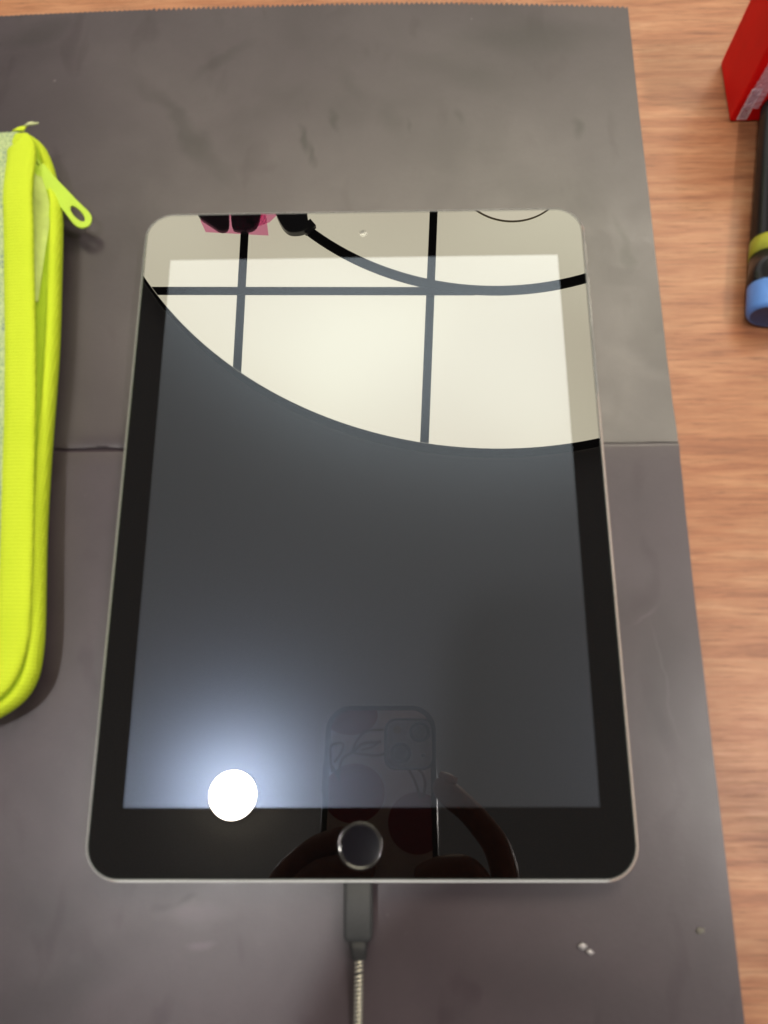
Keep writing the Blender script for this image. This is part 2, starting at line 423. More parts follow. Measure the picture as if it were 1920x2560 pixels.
# volume and lock buttons on the right side
for y0, y1 in ((96, 105), (70, 90)):
    o = slab('side_button', rrect(84.9, 85.35, y0, y1, .2, 3), 6.4, 8.4, 'alu', tab); o.location.z = -3 * MM

# ---------------------------------------------------------------- charging cable
cab = empty('charging_cable', (0, -120, 6.3))
tag(cab, 'charging cable with grey plug and bright metal spring hose below the tablet', 'cable')
def cput(o): o.location = (0, 120 * MM, -6.3 * MM); return o
def plugring(y, hw, hh, zc, r, xc=-.7):
    return [(xc + px, y, zc + pz) for px, pz in rrect(-hw, hw, -hh, hh, r, 5)]
rings = [plugring(-119.8, 4.05, 2.2, 6.3, 1.2), plugring(-120.3, 4.4, 2.55, 6.3, 1.4), plugring(-135.0, 4.4, 2.6, 5.9, 1.4), plugring(-136.4, 4.0, 2.3, 5.8, 1.4), plugring(-136.8, 3.2, 1.8, 5.75, 1.2)]
v, f = loft(rings); cput(fixn(put('plug_housing', v, f, 'plug', cab, True))).data
o = cab.children[-1]; e = o.modifiers.new('edge', 'EDGE_SPLIT'); e.split_angle = math.radians(50)
rings = [plugring(-136.6, 2.9, 2.1, 5.6, 1.6, -.6), plugring(-139.0, 2.6, 2.0, 5.3, 1.6, -.6), plugring(-141.6, 2.3, 1.9, 5.0, 1.5, -.5), plugring(-142.0, 1.7, 1.6, 4.9, 1.3, -.5)]
v, f = loft(rings); cput(fixn(put('strain_relief', v, f, 'plug_dark', cab, True)))
def hx(y): return -.45 - .0125 * (-141.8 - y) - .0009 * (-141.8 - y) ** 2 * .35
def hz(y): return 4.9 - 2.6 * sstep(-y, 142, 168) + .2
cput(tube('hose_core', [(hx(y), y, hz(y)) for y in range(-141, -230, -3)], 1.0, 'plug_dark', cab, 16))
pts = []; pitch = 1.16; turns = int(86 / pitch); N = 22
for i in range(turns * N):
    a = 2 * math.pi * i / N; y = -142.1 - pitch * i / N
    if abs(y + 145.6) < .45: y = y - .0
    pts.append((hx(y) + 1.38 * math.cos(a), y, hz(y) + 1.38 * math.sin(a)))
# flat wound strip: ribbon with rounded back
v, f = [], []; prof = ((-.40, -.35), (-.33, .02), (-.13, .28), (.13, .28), (.33, .02), (.40, -.35))
for i in range(turns * N):
    a = 2 * math.pi * i / N; y = -142.1 - pitch * i / N
    if y < -145.2: y -= .35
    for py, pr_ in prof:
        r = 1.25 + pr_
        v.append((hx(y) + r * math.cos(a), y + py + .12 * math.cos(a), hz(y) + r * math.sin(a)))
for i in range(turns * N - 1):
    if i // N == 2 and i % N == 0: continue
    for k in range(5):
        f.append((i * 6 + k, i * 6 + k + 1, (i + 1) * 6 + k + 1, (i + 1) * 6 + k))
cput(fixn(put('metal_hose', v, f, 'hose', cab, True)))

# ---------------------------------------------------------------- neon zip pouch at the left
pouch = empty('zip_pouch', (-160, 40, 1))
tag(pouch, 'neon yellow zip pouch with pale green mesh top, left of the tablet', 'pouch')
def pput(o): o.location = (160 * MM, -40 * MM, -1 * MM); return o
# stations: top outer (x,y,z) and base outer (x,y)
T = [(-136.5, 152.0, 19), (-131.0, 149.6, 21.5), (-127.6, 144.8, 22.5), (-126.2, 138.0, 23), (-125.6, 128.9, 23.6), (-125.0, 120.0, 23.6), (-123.6, 108, 22.5), (-122.1, 92.5, 21), (-120.1, 76, 20), (-118.3, 60.4, 19), (-116.3, 37.7, 17),
     (-115.4, 23, 15.5), (-113.6, 0, 14), (-112, -19.6, 13), (-110.9, -37.1, 12), (-110.8, -46, 11.6), (-112.0, -54.5, 11.3), (-115.0, -61.5, 11), (-120.0, -66.5, 11), (-128, -70.2, 11), (-138, -72.2, 11), (-200, -74.5, 11)]
B = [(-137.5, 161.5), (-134.0, 158.9), (-130.9, 155.0), (-127.6, 147.6), (-124.6, 137.5), (-122.0, 127.0), (-120.3, 112), (-118.6, 93), (-117.1, 77), (-115.9, 60), (-114.9, 38),
     (-114.2, 23), (-112.8, 0), (-111.2, -18.5), (-109.2, -38), (-108.6, -48.0), (-109.2, -57.5), (-112.6, -65.0), (-118.6, -70.0), (-127, -73.8), (-138, -76), (-200, -78.5)]
def lift(p, z0, z1):      # same line of sight height change toward the point below the camera
    k = (273.0 - z1) / (273.0 - z0); return (12.67 + (p[0] - 12.67) * k, -82.3 + (p[1] + 82.3) * k)
T = [lift(p, p[2], p[2] * .5 + 14) + (p[2] * .5 + 14,) for p in T]
ZB = 13.0
B = [lift(p, 5, ZB) for p in B]
def smooth_path(P, sub=5):
    out = []
    for i in range(len(P) - 1):
        p0, p1, p2, p3 = (Vector(P[max(i - 1, 0)]), Vector(P[i]), Vector(P[i + 1]), Vector(P[min(i + 2, len(P) - 1)]))
        for k in range(sub):
            t_ = k / sub
            out.append(.5 * ((2 * p1) + (p2 - p0) * t_ + (2 * p0 - 5 * p1 + 4 * p2 - p3) * t_ * t_ + (3 * p1 - p0 - 3 * p2 + p3) * t_ ** 3))
    out.append(Vector(P[-1])); return out
Ts = smooth_path(T); Bs = smooth_path([(x, y, 0) for x, y in B])
def norms(P):
    out = []
    for i in range(len(P)):
        d = P[min(i + 1, len(P) - 1)] - P[max(i - 1, 0)]; d.z = 0
        d.normalize(); out.append(Vector((-d.y, d.x, 0)))   # path runs down: left of the heading is +x (outward)
    return out
TN = norms(Ts); BN = norms(Bs)
def band(name, f_rows, mat):
    rows = [f_rows(i) for i in range(len(Ts))]
    n = len(rows[0]); v = [p for r in rows for p in r]
    fc = [(i * n + k, i * n + k + 1, (i + 1) * n + k + 1, (i + 1) * n + k) for i in range(len(rows) - 1) for k in range(n - 1)]
    o = fixn(put(name, [tuple(p) for p in v], fc, mat, pouch, True)); pput(o)
    s_ = o.modifiers.new('cloth', 'SOLIDIFY'); s_.thickness = .5 * MM; s_.offset = 0
    return o
def wob(i, k): return .25 * math.sin(i * .55 + k) + .15 * math.sin(i * 1.3 + 2 * k)
def top_rows(i):
    p, n = Ts[i], TN[i]; z = p.z; y = p.y
    w_ = 10.4 * (1 if i > 12 else .72 + .28 * i / 12)
    return [p - n * w_ + Vector((0, 0, -.9)), p - n * (w_ - .4) + Vector((0, 0, -.2)), p - n * (w_ * .75) + Vector((0, 0, .25 + wob(i, 0) * .4)),
            p - n * (w_ * .5) + Vector((0, 0, .45)), p - n * (w_ * .25) + Vector((0, 0, .5)), p - n * 1.0 + Vector((0, 0, .2)), p - n * .15 + Vector((0, 0, -.5)),
            p - n * .05 + Vector((0, 0, -1.6)), p - n * .8 + Vector((0, 0, -2.6))]
band('top_binding', top_rows, 'neon')
def low_rows(i):
    b, n = Bs[i], BN[i]
    return [b - n * 2.8 + Vector((0, 0, ZB + 3.6)), b - n * 1.8 + Vector((0, 0, ZB + 3.9)), b - n * .7 + Vector((0, 0, ZB + 2.8)), b - n * .15 + Vector((0, 0, ZB + 1.3 + wob(i, 1) * .3)),
            b + Vector((0, 0, ZB)), b - n * .3 + Vector((0, 0, ZB - 2.4)), b - n * 1.6 + Vector((0, 0, ZB - 6)), b - n * 3.6 + Vector((0, 0, 3.5)), b - n * 5 + Vector((0, 0, 1.7))]
band('lower_binding', low_rows, 'neon')
def zip_rows(i):
    p, n, b, m_ = Ts[i], TN[i], Bs[i], BN[i]
    h = ZB + 2.9
    a = p - n * .7 + Vector((0, 0, -2.4)); c = b - m_ * 2.4 + Vector((0, 0, h + .6))
    dip = 3.4 * sstep(b.y, 10, 90) * (1 - sstep(b.y, 140, 160)) + .9
    out = []
    for k in range(6):
        u = k / 5; q = a.lerp(c, u); q = q - n * (dip * math.sin(math.pi * u)); out.append(q)
    return out
band('zip_tape', zip_rows, 'neon_dark')
# pale inner cloth showing in the gaping end
v = []; f = []
for i in range(14, 40):
    p, n, b, m_ = Ts[i], TN[i], Bs[i], BN[i]
    amp = math.sin(math.pi * (i - 14) / 25)
    for k in range(5):
        u = k / 4
        q = (p - n * 1.3 + Vector((0, 0, -3))).lerp(b - m_ * 3.1 + Vector((0, 0, ZB + 3.6)), u * (.35 + .55 * amp)) - n * (1.6 * math.sin(math.pi * u)) + m_ * (.9 * amp)
        q.z += .5 * math.sin(i * .5 + k); v.append(tuple(q))
for i in range(25):
    for k in range(4): f.append((i * 5 + k, i * 5 + k + 1, (i + 1) * 5 + k + 1, (i + 1) * 5 + k))
pput(fixn(put('inner_cloth', v, f, 'gusset', pouch, True)))
# mesh top panel
inner = sorted([(Ts[i].y - TN[i].y * 9.2, Ts[i].x - TN[i].x * 9.2, Ts[i].z - .8) for i in range(12, len(Ts) - 14)])
def inner_at(y):
    if y <= inner[0][0]: return inner[0][1:]
    for a_, b_ in zip(inner, inner[1:]):
        if a_[0] <= y <= b_[0]:
            u = (y - a_[0]) / max(1e-6, b_[0] - a_[0]); return (a_[1] + (b_[1] - a_[1]) * u, a_[2] + (b_[2] - a_[2]) * u)
    return inner[-1][1:]
rows = []
for j in range(70):
    y = 149.8 - j * 3.2; ix, iz = inner_at(y); row = []
    for k in range(9):
        u = k / 8; x = ix + 1.0 + (-215 - ix) * u
        z = iz - 1.3 * math.sin(math.pi * min(1, u * 1.6)) + .5 * math.sin(u * 9 + j * .8) * min(1, u * 4) - 2.6 * sstep(y, 141, 149.8)
        row.append((x, y, z))
    rows.append(row)
n_ = 9; v = [p for r in rows for p in r]
f = [(i * n_ + k, i * n_ + k + 1, (i + 1) * n_ + k + 1, (i + 1) * n_ + k) for i in range(len(rows) - 1) for k in range(n_ - 1)]
pput(fixn(put('mesh_panel', v, f, 'mesh', pouch, True)))
# far end wall so the pouch is closed
v = []; f = []
for k in range(12):
    x = -137 - k * 7.0
    v += [(x, 149.5 - .15 * k, 21.5), (x, 153 - .1 * k, 12), (x, 152 - .1 * k, 1.9)]
for k in range(11):
    for j in range(2): f.append((k * 3 + j, k * 3 + j + 1, (k + 1) * 3 + j + 1, (k + 1) * 3 + j))
pput(fixn(put('end_panel', v, f, 'mesh', pouch, True)))
# tape end knot and loose thread at the far corner
v, f = loft([[(-133.1 + a * .9, 147.6, 24.6 + b * .5) for a, b in ((-2.6, -1), (2.8, -1), (2.4, 1), (-2.2, 1))],
             [(-132.4 + a * .8, 150.6, 23.0 + b * .5) for a, b in ((-1.9, -1), (2.0, -1), (1.8, 1), (-1.6, 1))],
             [(-132.2 + a * .7, 152.3, 21.6 + b * .5) for a, b in ((-1.2, -1), (1.1, -1), (1.0, 1), (-1.0, 1))]])
o = pput(fixn(put('tape_end', v, f, 'neon', pouch, False)))
sb = o.modifiers.new('soft', 'BEVEL'); sb.width = .4 * MM; sb.segments = 2
pput(tube('loose_thread', [(-132.0, 151.8, 22.2), (-130.0, 152.4, 22.8), (-128.1, 152.0, 23.3), (-126.1, 152.7, 23.0)], [.45, .55, .5, .3], 'thread', pouch, 8))
pput(tube('loose_thread', [(-132.3, 151.8, 22.0), (-130.5, 153.4, 22.3), (-128.5, 153.6, 22.5)], [.3, .3, .2], 'thread', pouch, 8))
# zip slider with its pull
A = Vector((-125.9, 134.2, 20.0)); D = Vector((-108.4, 116.2, 8.5)); ax = (D - A).normalized(); sd = ax.cross(Vector((0, 0, 1))).normalized(); upv = sd.cross(ax)
L_ = (D - A).length
slider = empty('zip_slider'); slider.parent = pouch; slider.location = (160 * MM, -40 * MM, -1 * MM)
def local(u, s, h): return tuple(A + ax * u + sd * s + upv * h)
rr = rrect(-6.0, 2.6, -2.9, 2.9, 1.8, 6)
v, f = loft([[local(x, y, -3.2) for x, y in rr], [local(x * .96, y * .96, -1.9) for x, y in rr]]); put('slider_body', v, f, 'neon_plastic', slider, True).modifiers.new('b', 'EDGE_SPLIT'); fixn(slider.children[-1])
tubeo = tube('slider_bridge', [local(-4.5, 0, -2.0), local(-4.0, 0, -.5), local(-2.5, 0, .4), local(-.5, 0, .3), local(.6, 0, -1.0), local(.9, 0, -2)], 1.0, 'neon_plastic', slider, 12)
outl = []
def pull_outline(grow=0.0):
    pts = []
    # blunt waisted head at u=0, widening to a round foot at u=L
    prof_ = [(0, 2.3), (1.5, 2.4), (4, 2.35), (10, 2.45), (18, 2.75), (22, 3.05), (L_ - 4, 3.15)]
    prof_ = [(u, w2 * 1.22) for u, w2 in prof_]
    for u, w2 in prof_: pts.append((u, w2 + grow))
    for k in range(1, 12):
        a = math.pi / 2 - math.pi * k / 12; pts.append((L_ - 3.6 + (3.9 + grow) * math.cos(a), (3.84 + grow) * math.sin(a)))
    for u, w2 in prof_[::-1]: pts.append((u, -w2 - grow))
    return pts
po = pull_outline(); hl = [(L_ - 5.6 + 3.6 * math.cos(2 * math.pi * i / 28), 1.55 * math.sin(2 * math.pi * i / 28)) for i in range(28)]
h1 = [(-.8 + 1.0 * math.cos(0), 0)]
vv = []; ff = []
tri = tessellate_polygon([[Vector((x, y, 0)) for x, y in lp] for lp in (po, hl)])
allp = po + hl; nn = len(allp)
for h in (.65, -.65): vv += [local(x, y, h) for x, y in allp]
for a, b, c in tri: ff += [(a, b, c), (a + nn, c + nn, b + nn)]
for base, lp in ((0, po), (len(po), hl)):
    for i in range(len(lp)):
        j = (i + 1) % len(lp); ff.append((base + i, base + j, base + j + nn, base + i + nn))
o = fixn(put('zip_pull', vv, ff, 'neon_plastic', slider, False)); bv = o.modifiers.new('bev', 'BEVEL'); bv.width = .3 * MM; bv.segments = 2; bv.limit_method = 'ANGLE'
# raised ring at the head of the pull
pts = [local(-1.2 + 2.6 * math.cos(2 * math.pi * i / 24), 2.0 * math.sin(2 * math.pi * i / 24), .2) for i in range(25)]
tube('pull_loop', pts, .6, 'neon_plastic', slider, 8, False)

# ---------------------------------------------------------------- red box
box = empty('red_box', (172, 183.5, 0))
tag(box, 'tall glossy red box with a pale framed label, standing on the wood', 'box')
def bput(o): o.location = (-172 * MM, -183.5 * MM, 0); return o
o = bput(slab('carton', [(151.6, 168.2), (196, 168.2), (196, 199), (151.6, 199)], .3, 64, 'red', box, bev=.9))
def fr(x0, x1, z0, z1, mat, y, name):   # thin printed patch on the front face
    return bput(put(name, [(x0, y, z0), (x1, y, z0), (x1, y, z1), (x0, y, z1), (x0, y + .05, z0), (x1, y + .05, z0), (x1, y + .05, z1), (x0, y + .05, z1)],
               [(0, 1, 2, 3), (4, 7, 6, 5), (0, 4, 5, 1), (1, 5, 6, 2), (2, 6, 7, 3), (3, 7, 4, 0)], mat, box))
fr(153.9, 158.0, 1.6, 17.5, 'label_pink', 168.10, 'label_frame')
fr(154.5, 157.3, 2.3, 9.2, 'label_field', 168.04, 'label_field')
fr(154.5, 157.0, 10.3, 16.9, 'label_field', 168.04, 'label_field')
# three block characters running up the label
def glyph(cells, z0):
    v = []; f = []
    for (a, b, c, d) in cells:
        x0, x1 = 154.8 + a * .42, 154.8 + c * .42; za, zb = z0 + b * .36, z0 + d * .36
        k = len(v); v += [(x0, 167.98, za), (x1, 167.98, za), (x1, 167.98, zb), (x0, 167.98, zb)]; f.append((k, k + 1, k + 2, k + 3))
    bput(put('label_character', v, f, 'label_pink', box))
glyph([(0, 0, 5, .8), (0, 4.2, 5, 5), (0, 0, .8, 5), (4.2, 0, 5, 5), (2, 1.9, 3.2, 3.0)], 2.7)
glyph([(0, 0, 5, .8), (4.2, 0, 5, 5), (0, 4.2, 2, 5), (0, 2.1, 2.8, 2.9)], 4.95)
glyph([(0, 0, 5, .8), (0, 4.2, 5, 5), (0, 0, .8, 5)], 7.15)
# crumpled clear tape over the upper label
v = []; f = []; nx_, nz_ = 8, 26
for j in range(nz_):
    for i in range(nx_):
        z = 8.0 + j * .95; x = 153.4 + i * .95 + .05 * j
        v.append((x, 167.9 - .25 - .35 * abs(math.sin(i * 1.7 + j * .9)) * random.random(), z))
for j in range(nz_ - 1):
    for i in range(nx_ - 1): a = j * nx_ + i; f.append((a, a + 1, a + nx_ + 1, a + nx_))
t = NT('clear_tape'); t.setb((.8, .5, .55), .08)
tr = t.n('ShaderNodeBsdfTransparent'); tr.inputs[0].default_value = (.93, .86, .88, 1)
mx = t.n('ShaderNodeMixShader'); mx.inputs[0].default_value = .45; t.setb((.66, .46, .54), .10)
t.l(tr.outputs[0], mx.inputs[1]); t.l(t.b.outputs[0], mx.inputs[2]); t.l(mx.outputs[0], t.o.inputs[0]); M['cleartape'] = t.m
bput(put('clear_tape', v, f, 'cleartape', box, False))

# ---------------------------------------------------------------- marker pen
pen = empty('marker_pen', (152, 72, 0))
tag(pen, 'fat black marker with a yellow band and blue end cap', 'pen')
pd = Vector((.20, 1, .0)).normalized(); P0 = Vector((150.6, 72.0, 8.6))
def pn(u): return tuple(P0 + pd * u)
def pp(o): o.location = (-152 * MM, -72 * MM, 0); return o
pp(tube('end_cap', [pn(0.0), pn(.35), pn(1.0), pn(2.0), pn(11.6), pn(11.9)], [6.6, 7.4, 7.9, 8.1, 8.3, 8.0], 'pen_blue', pen, 40, False))
pp(tube('cap_recess', [pn(.0), pn(.8), pn(.9)], [6.6, 4.0, .1], 'pen_hole', pen, 40, False))
pp(tube('barrel', [pn(11.5), pn(24.4)], [8.3, 8.35], 'pen_black', pen, 40))
pp(tube('band', [pn(24.4), pn(24.5), pn(31.4), pn(31.5)], [8.2, 8.6, 8.6, 8.2], 'pen_yellow', pen, 40, False))
pp(tube('barrel', [pn(31.3), pn(150), pn(158), pn(161)], [8.35, 8.35, 6.5, 4.0], 'pen_black', pen, 40))

# ---------------------------------------------------------------- crumbs on the sheets
def crumb(x, y, s, name='glue_crumb', z0=1.1):
    bm = bmesh.new(); bmesh.ops.create_icosphere(bm, subdivisions=2, radius=1)
    for vv_ in bm.verts:
        k = 1 + .35 * math.sin(vv_.co.x * 5 + x) * math.cos(vv_.co.y * 4 + y)
        vv_.co = Vector((vv_.co.x * s * k * 1.2, vv_.co.y * s * k * .8, max(vv_.co.z, -.3) * s * .45 * k)) * MM
    me = bpy.data.meshes.new(name); bm.to_mesh(me); bm.free(); me.materials.append(M['glue'])
    me.polygons.foreach_set('use_smooth', [True] * len(me.polygons))
    o = bpy.data.objects.new(name, me); COL.objects.link(o); o.location = Vector((x, y, z0 + .15)) * MM; return o
tag(crumb(67.6, -139.2, 1.25), 'larger half of the clear crumb on the grey sheet, lower right', 'crumb')
tag(crumb(69.6, -140.6, 1.0), 'smaller half of the clear crumb on the grey sheet, lower right', 'crumb')
tag(crumb(104.0, -134.8, 1.1, 'sheet_fleck', .95), 'flat pale fleck near the right edge of the grey sheet', 'fleck')
bpy.data.objects['sheet_fleck'].data.materials[0] = plain('fleck', (.15, .14, .12), .7)

# ---------------------------------------------------------------- ceiling, luminous round panel
o = put('ceiling', [(-5000, -4000, CEIL + 60), (5000, -4000, CEIL + 60), (5000, 6000, CEIL + 60), (-5000, 6000, CEIL + 60)], [(3, 2, 1, 0)], 'ceiling')
tag(o, kind='structure')
lum = empty('ceiling_light', (302, 1966, CEIL))
tag(lum, 'large round lit ceiling panel divided by black bars, mirrored in the tablet', 'ceiling light')
LC = (302.4, 1966.0); LR = 1249.0
def lp(o): o.location = (-302 * MM, -1966 * MM, -CEIL * MM); return o
circle = [(LC[0] + LR * math.cos(2 * math.pi * i / 256), LC[1] + LR * math.sin(2 * math.pi * i / 256)) for i in range(256)]
# bars: x = x0 + k (y - 1200)
XB = [(-445.6 - 600, 0.0), (-445.0, 0.0), (111.0, .055), (700, .06), (1290, .06)]
YB = [1217.0, 1600.0, 2440.0, 3040.0]
BW = 24.0
def cell(ix, iy):
    poly = circle
    if ix > 0: poly = clip(poly, -1, XB[ix - 1][1], -(XB[ix - 1][0] - 1200 * XB[ix - 1][1]))
    if ix < len(XB): poly = clip(poly, 1, -XB[ix][1], XB[ix][0] - 1200 * XB[ix][1])
    if iy > 0: poly = clip(poly, 0, -1, -YB[iy - 1])
    if iy < len(YB): poly = clip(poly, 0, 1, YB[iy])
    return poly
for ix in range(len(XB) + 1):
    for iy in range(len(YB) + 1):
        c_ = cell(ix, iy)
        if len(c_) >= 3:
            lp(put('lit_pane', [(x, y, CEIL) for x, y in c_] + [(x, y, CEIL + 8) for x, y in c_],
                   [tuple(range(len(c_)))[::-1], tuple(range(len(c_), 2 * len(c_)))] + [(i, (i + 1) % len(c_), (i + 1) % len(c_) + len(c_), i + len(c_)) for i in range(len(c_))], 'pane' if iy < 2 else 'pane_dim', lum))
def bar(p, q, wd, name='frame_bar', z=CEIL):
    p, q = Vector(p), Vector(q); d = (q - p).normalized(); n = Vector((-d.y, d.x)) * wd / 2
    pts = [tuple(p + n), tuple(p - n), tuple(q - n), tuple(q + n)]
    pts = clip_poly(pts[::1] if True else pts, circle)
    lp(slab(name, pts, z - 5, z - 2, 'bar', lum))
for x0, k in XB:
    dy = math.sqrt(max(0, (LR - 3) ** 2 - (x0 - LC[0]) ** 2))
    if dy > 50:
        ya, yb = LC[1] - dy, LC[1] + dy
        ya -= 45
        if x0 == 111.0: ya, yb = 690, 3190
        bar((x0 + k * (ya - 1200), ya), (x0 + k * (yb - 1200), yb), BW)
for k_, yb in enumerate(YB):
    dx = math.sqrt(LR ** 2 - (yb - LC[1]) ** 2)
    if k_ == 0: bar((LC[0] - dx - 60, 1224), (240, 1207), 26, z=CEIL - 4)
    else: bar((LC[0] - dx + 4, yb), (LC[0] + dx - 4, yb), BW, z=CEIL - 4)
rings = [[(LC[0] + q * math.cos(2 * math.pi * i / 256), LC[1] + q * math.sin(2 * math.pi * i / 256), zz) for i in range(256)] for q, zz in ((LR + .5, CEIL + 58), (LR + .5, CEIL - 2), (LR + 5, CEIL - 2), (LR + 5, CEIL + 58))]
v, f = loft(rings, caps=False); lp(fixn(put('spill_collar', v, f, 'bar', lum)))  # added collar, blocks the panes' side glow from reaching the ceiling
# black hoop
HC = (314.4, 2056.0); HRAD = 851.8; v = []; f = []; NH = 180
a0 = math.radians(-146)
for i in range(NH):
    a = a0 + (2 * math.pi - math.radians(2)) * i / (NH - 1)
    for r, z in ((HRAD - 14.5, CEIL - 16), (HRAD + 14.5, CEIL - 16), (HRAD + 14.5, CEIL - 10), (HRAD - 14.5, CEIL - 10)):
        v.append((HC[0] + r * math.cos(a), HC[1] + r * math.sin(a), z))
for i in range(NH - 1):
    for k in range(4): f.append((i * 4 + k, i * 4 + (k + 1) % 4, (i + 1) * 4 + (k + 1) % 4, (i + 1) * 4 + k))
lp(fixn(put('hoop_rail', v, f, 'bar', lum)))
# round access disc with fine dark outline
DC = (364.6, 1610.4); DR = 165.5
cc_ = lambda r: [(DC[0] + r * math.cos(2 * math.pi * i / 96), DC[1] + r * math.sin(2 * math.pi * i / 96)) for i in range(96)]
M['brown_edge'] = plain('brown_edge', (.12, .09, .05), .6)
lp(slab('disc_outline', cc_(DR), CEIL - 8, CEIL - 2, 'brown_edge', lum))
lp(slab('lit_disc', cc_(DR - 2.4), CEIL - 9.5, CEIL - 8.5, 'pane2', lum))

# hanging black lamp heads and pink film beneath the panel
def hang(o, c): return o
def blob(name, prof2, z0, z1, mat, parent=None):
    # rounded vertical loft of a 2D outline
    cx = sum(p[0] for p in prof2) / len(prof2); cy = sum(p[1] for p in prof2) / len(prof2)
    rings = []
    for k in range(9):
        u = k / 8; s = (1 - abs(2 * u - 1) ** 3.0) ** .5 if 0 < u < 1 else .12
        rings.append([(cx + (x - cx) * (.35 + .65 * s), cy + (y - cy) * (.35 + .65 * s), z0 + (z1 - z0) * u) for x, y in prof2])
    v, f = loft(rings); return fixn(put(name, v, f, mat, parent, True))
HZ = 1762.0
def rnd(poly, it=3):
    for _ in range(it):
        q = []
        for i in range(len(poly)):
            a, b = poly[i], poly[(i + 1) % len(poly)]
            q += [(.75 * a[0] + .25 * b[0], .75 * a[1] + .25 * b[1]), (.25 * a[0] + .75 * b[0], .25 * a[1] + .75 * b[1])]
        poly = q
    return poly
heads = [('black teardrop lamp head hanging left of the pink film', [(-592, 1462), (-540, 1424), (-512, 1402), (-490, 1406), (-484, 1430), (-500, 1600), (-600, 1600)]),
         ('broad black lamp head hanging behind the pink film', [(-486, 1500), (-478, 1414), (-466, 1404), (-420, 1403), (-400, 1420), (-390, 1470), (-400, 1600), (-480, 1600)])]
for lab, pl in heads:
    e = empty('lamp_head', (pl[0][0], pl[0][1], HZ + 60))
    o = blob('head_shell', rnd(pl), HZ - 14, HZ + 26, 'pod', e); o.location = -e.location
    o = tube('head_stem', [(-470 - 60 * (lab[6] == 't'), 1560, HZ + 20), (-470 - 60 * (lab[6] == 't'), 1560, CEIL)], 8, 'bar', e, 12); o.location = -e.location
    tag(e, lab, 'lamp', 'black lamp heads below the lit ceiling panel')
e = empty('track_connector', (-300, 1420, HZ + 60))
o = slab('connector_body', rnd([(-355, 1600), (-352, 1470), (-332, 1420), (-314, 1394), (-296, 1385), (-262, 1388), (-240, 1405), (-252, 1440), (-262, 1600)], 2), HZ - 14, HZ + 10, 'pod', e, bev=4, smooth=False); o.location = -e.location
o = slab('connector_tip', [(-272, 1404), (-254, 1384), (-224, 1412), (-242, 1436)], HZ - 10, HZ + 6, 'pod', e, bev=2); o.location = -e.location
o = tube('connector_stem', [(-300, 1560, HZ), (-300, 1560, CEIL)], 8, 'bar', e, 12); o.location = -e.location
tag(e, 'black angular connector joined to the curved black ceiling rail', 'connector')
def film(pts, z, tilt, lab, k):
    e = slab('pink_film', pts, z, z + .6, 'pink'); tag(e, lab, 'film', 'pink films hung under the lit ceiling panel')
film([(-566, 1425), (-548, 1386), (-362, 1371), (-372, 1440), (-380, 1600), (-566, 1600)], HZ - 20, 0, 'largest pale pink transparent film under the black lamp heads', 0)
film([(-470, 1500), (-462, 1394), (-398, 1392), (-390, 1436), (-382, 1600), (-470, 1600)], HZ - 23, 0, 'narrow magenta film overlapping the middle of the pink films', 1)
film([(-450, 1520), (-432, 1425), (-392, 1399), (-360, 1412), (-334, 1442), (-342, 1600), (-450, 1600)], HZ - 26, 0, 'slanting magenta film reaching furthest right of the pink films', 2)
film([(-455, 1520), (-440, 1435), (-400, 1407), (-380, 1430), (-372, 1600), (-455, 1600)], HZ - 29, 0, 'smallest and darkest magenta film of the pink films', 3)

# ---------------------------------------------------------------- downlights
def downlight(x, y, r, lab, mat='lamp', z=CEIL):
    e = empty('downlight', (x, y, z))
    tag(e, lab, 'ceiling lamp')
    c = lambda q: [(x + q * math.cos(2 * math.pi * i / 64), y + q * math.sin(2 * math.pi * i / 64)) for i in range(64)]
    o = slab('bright_disc', c(r * .86), z - .5, z + 3, mat, e); o.location = -e.location
    rings = [ringz(c(r * .86), z - .5), ringz(c(r * .9), z - 6), ringz(c(r), z - 6), ringz(c(r), z + 3)]
    v, f = loft(rings, caps=False); o = fixn(put('lit_rim', v, f, 'lampring', e, True)); o.location = -e.location
    o = slab('lamp_housing', c(r * .95), z + 3.5, CEIL + 60, 'bar', e); o.location = -e.location
downlight(-398, -181, 59, 'round bright ceiling lamp mirrored at the lower left of the tablet')
M['lamp_b'] = emitter('led_lamp_b', (1.0, .94, .88), 850)
downlight(1080, -150, 60, 'round ceiling lamp off to the right of the desk', 'lamp_b')
M['lamp_c'] = emitter('led_lamp_c', (1.0, .93, .84), 110)
downlight(800, 1340, 60, 'round ceiling lamp below the lit panel', 'lamp_c', CEIL - 60)

# ---------------------------------------------------------------- phone that takes the picture (local axes of the camera)
PM = Matrix.Translation(CAM * MM) @ ROT.to_4x4()
ph = empty('phone', mat=PM)
tag(ph, 'phone in a black rimmed white case with cherry print, mirrored in the tablet', 'phone')
PX0, PX1, PY1, PY0 = -48.6, 22.6, 30.6, -116.0
def po_(d, r=15, n=12): return rrect(PX0 + d, PX1 - d, PY0 + d, PY1 - d, r - d, n)
def supere(d):
    cx, cy = (PX0 + PX1) / 2, (PY0 + PY1) / 2
    pts = []
    for i, (x, y) in enumerate(po_(d)):
        # gently bowed short ends
        u = (x - cx) / ((PX1 - PX0) / 2); pts.append((x, y + (1 - u * u) * 1.6 * (1 if y > cy else -1)))
    return pts
rings = [ringz(supere(1.6), 1.6), ringz(supere(.5), 1.9), ringz(supere(0), 3.2), ringz(supere(0), 10), ringz(supere(1), 11.4)]
v, f = loft(rings); fixn(put('case_rim', v, f, 'case_rim', ph, True)).modifiers.new('e', 'EDGE_SPLIT')
back = supere(3.9)
o = slab('case_back', back, 1.45, 1.58, 'case_back', ph)
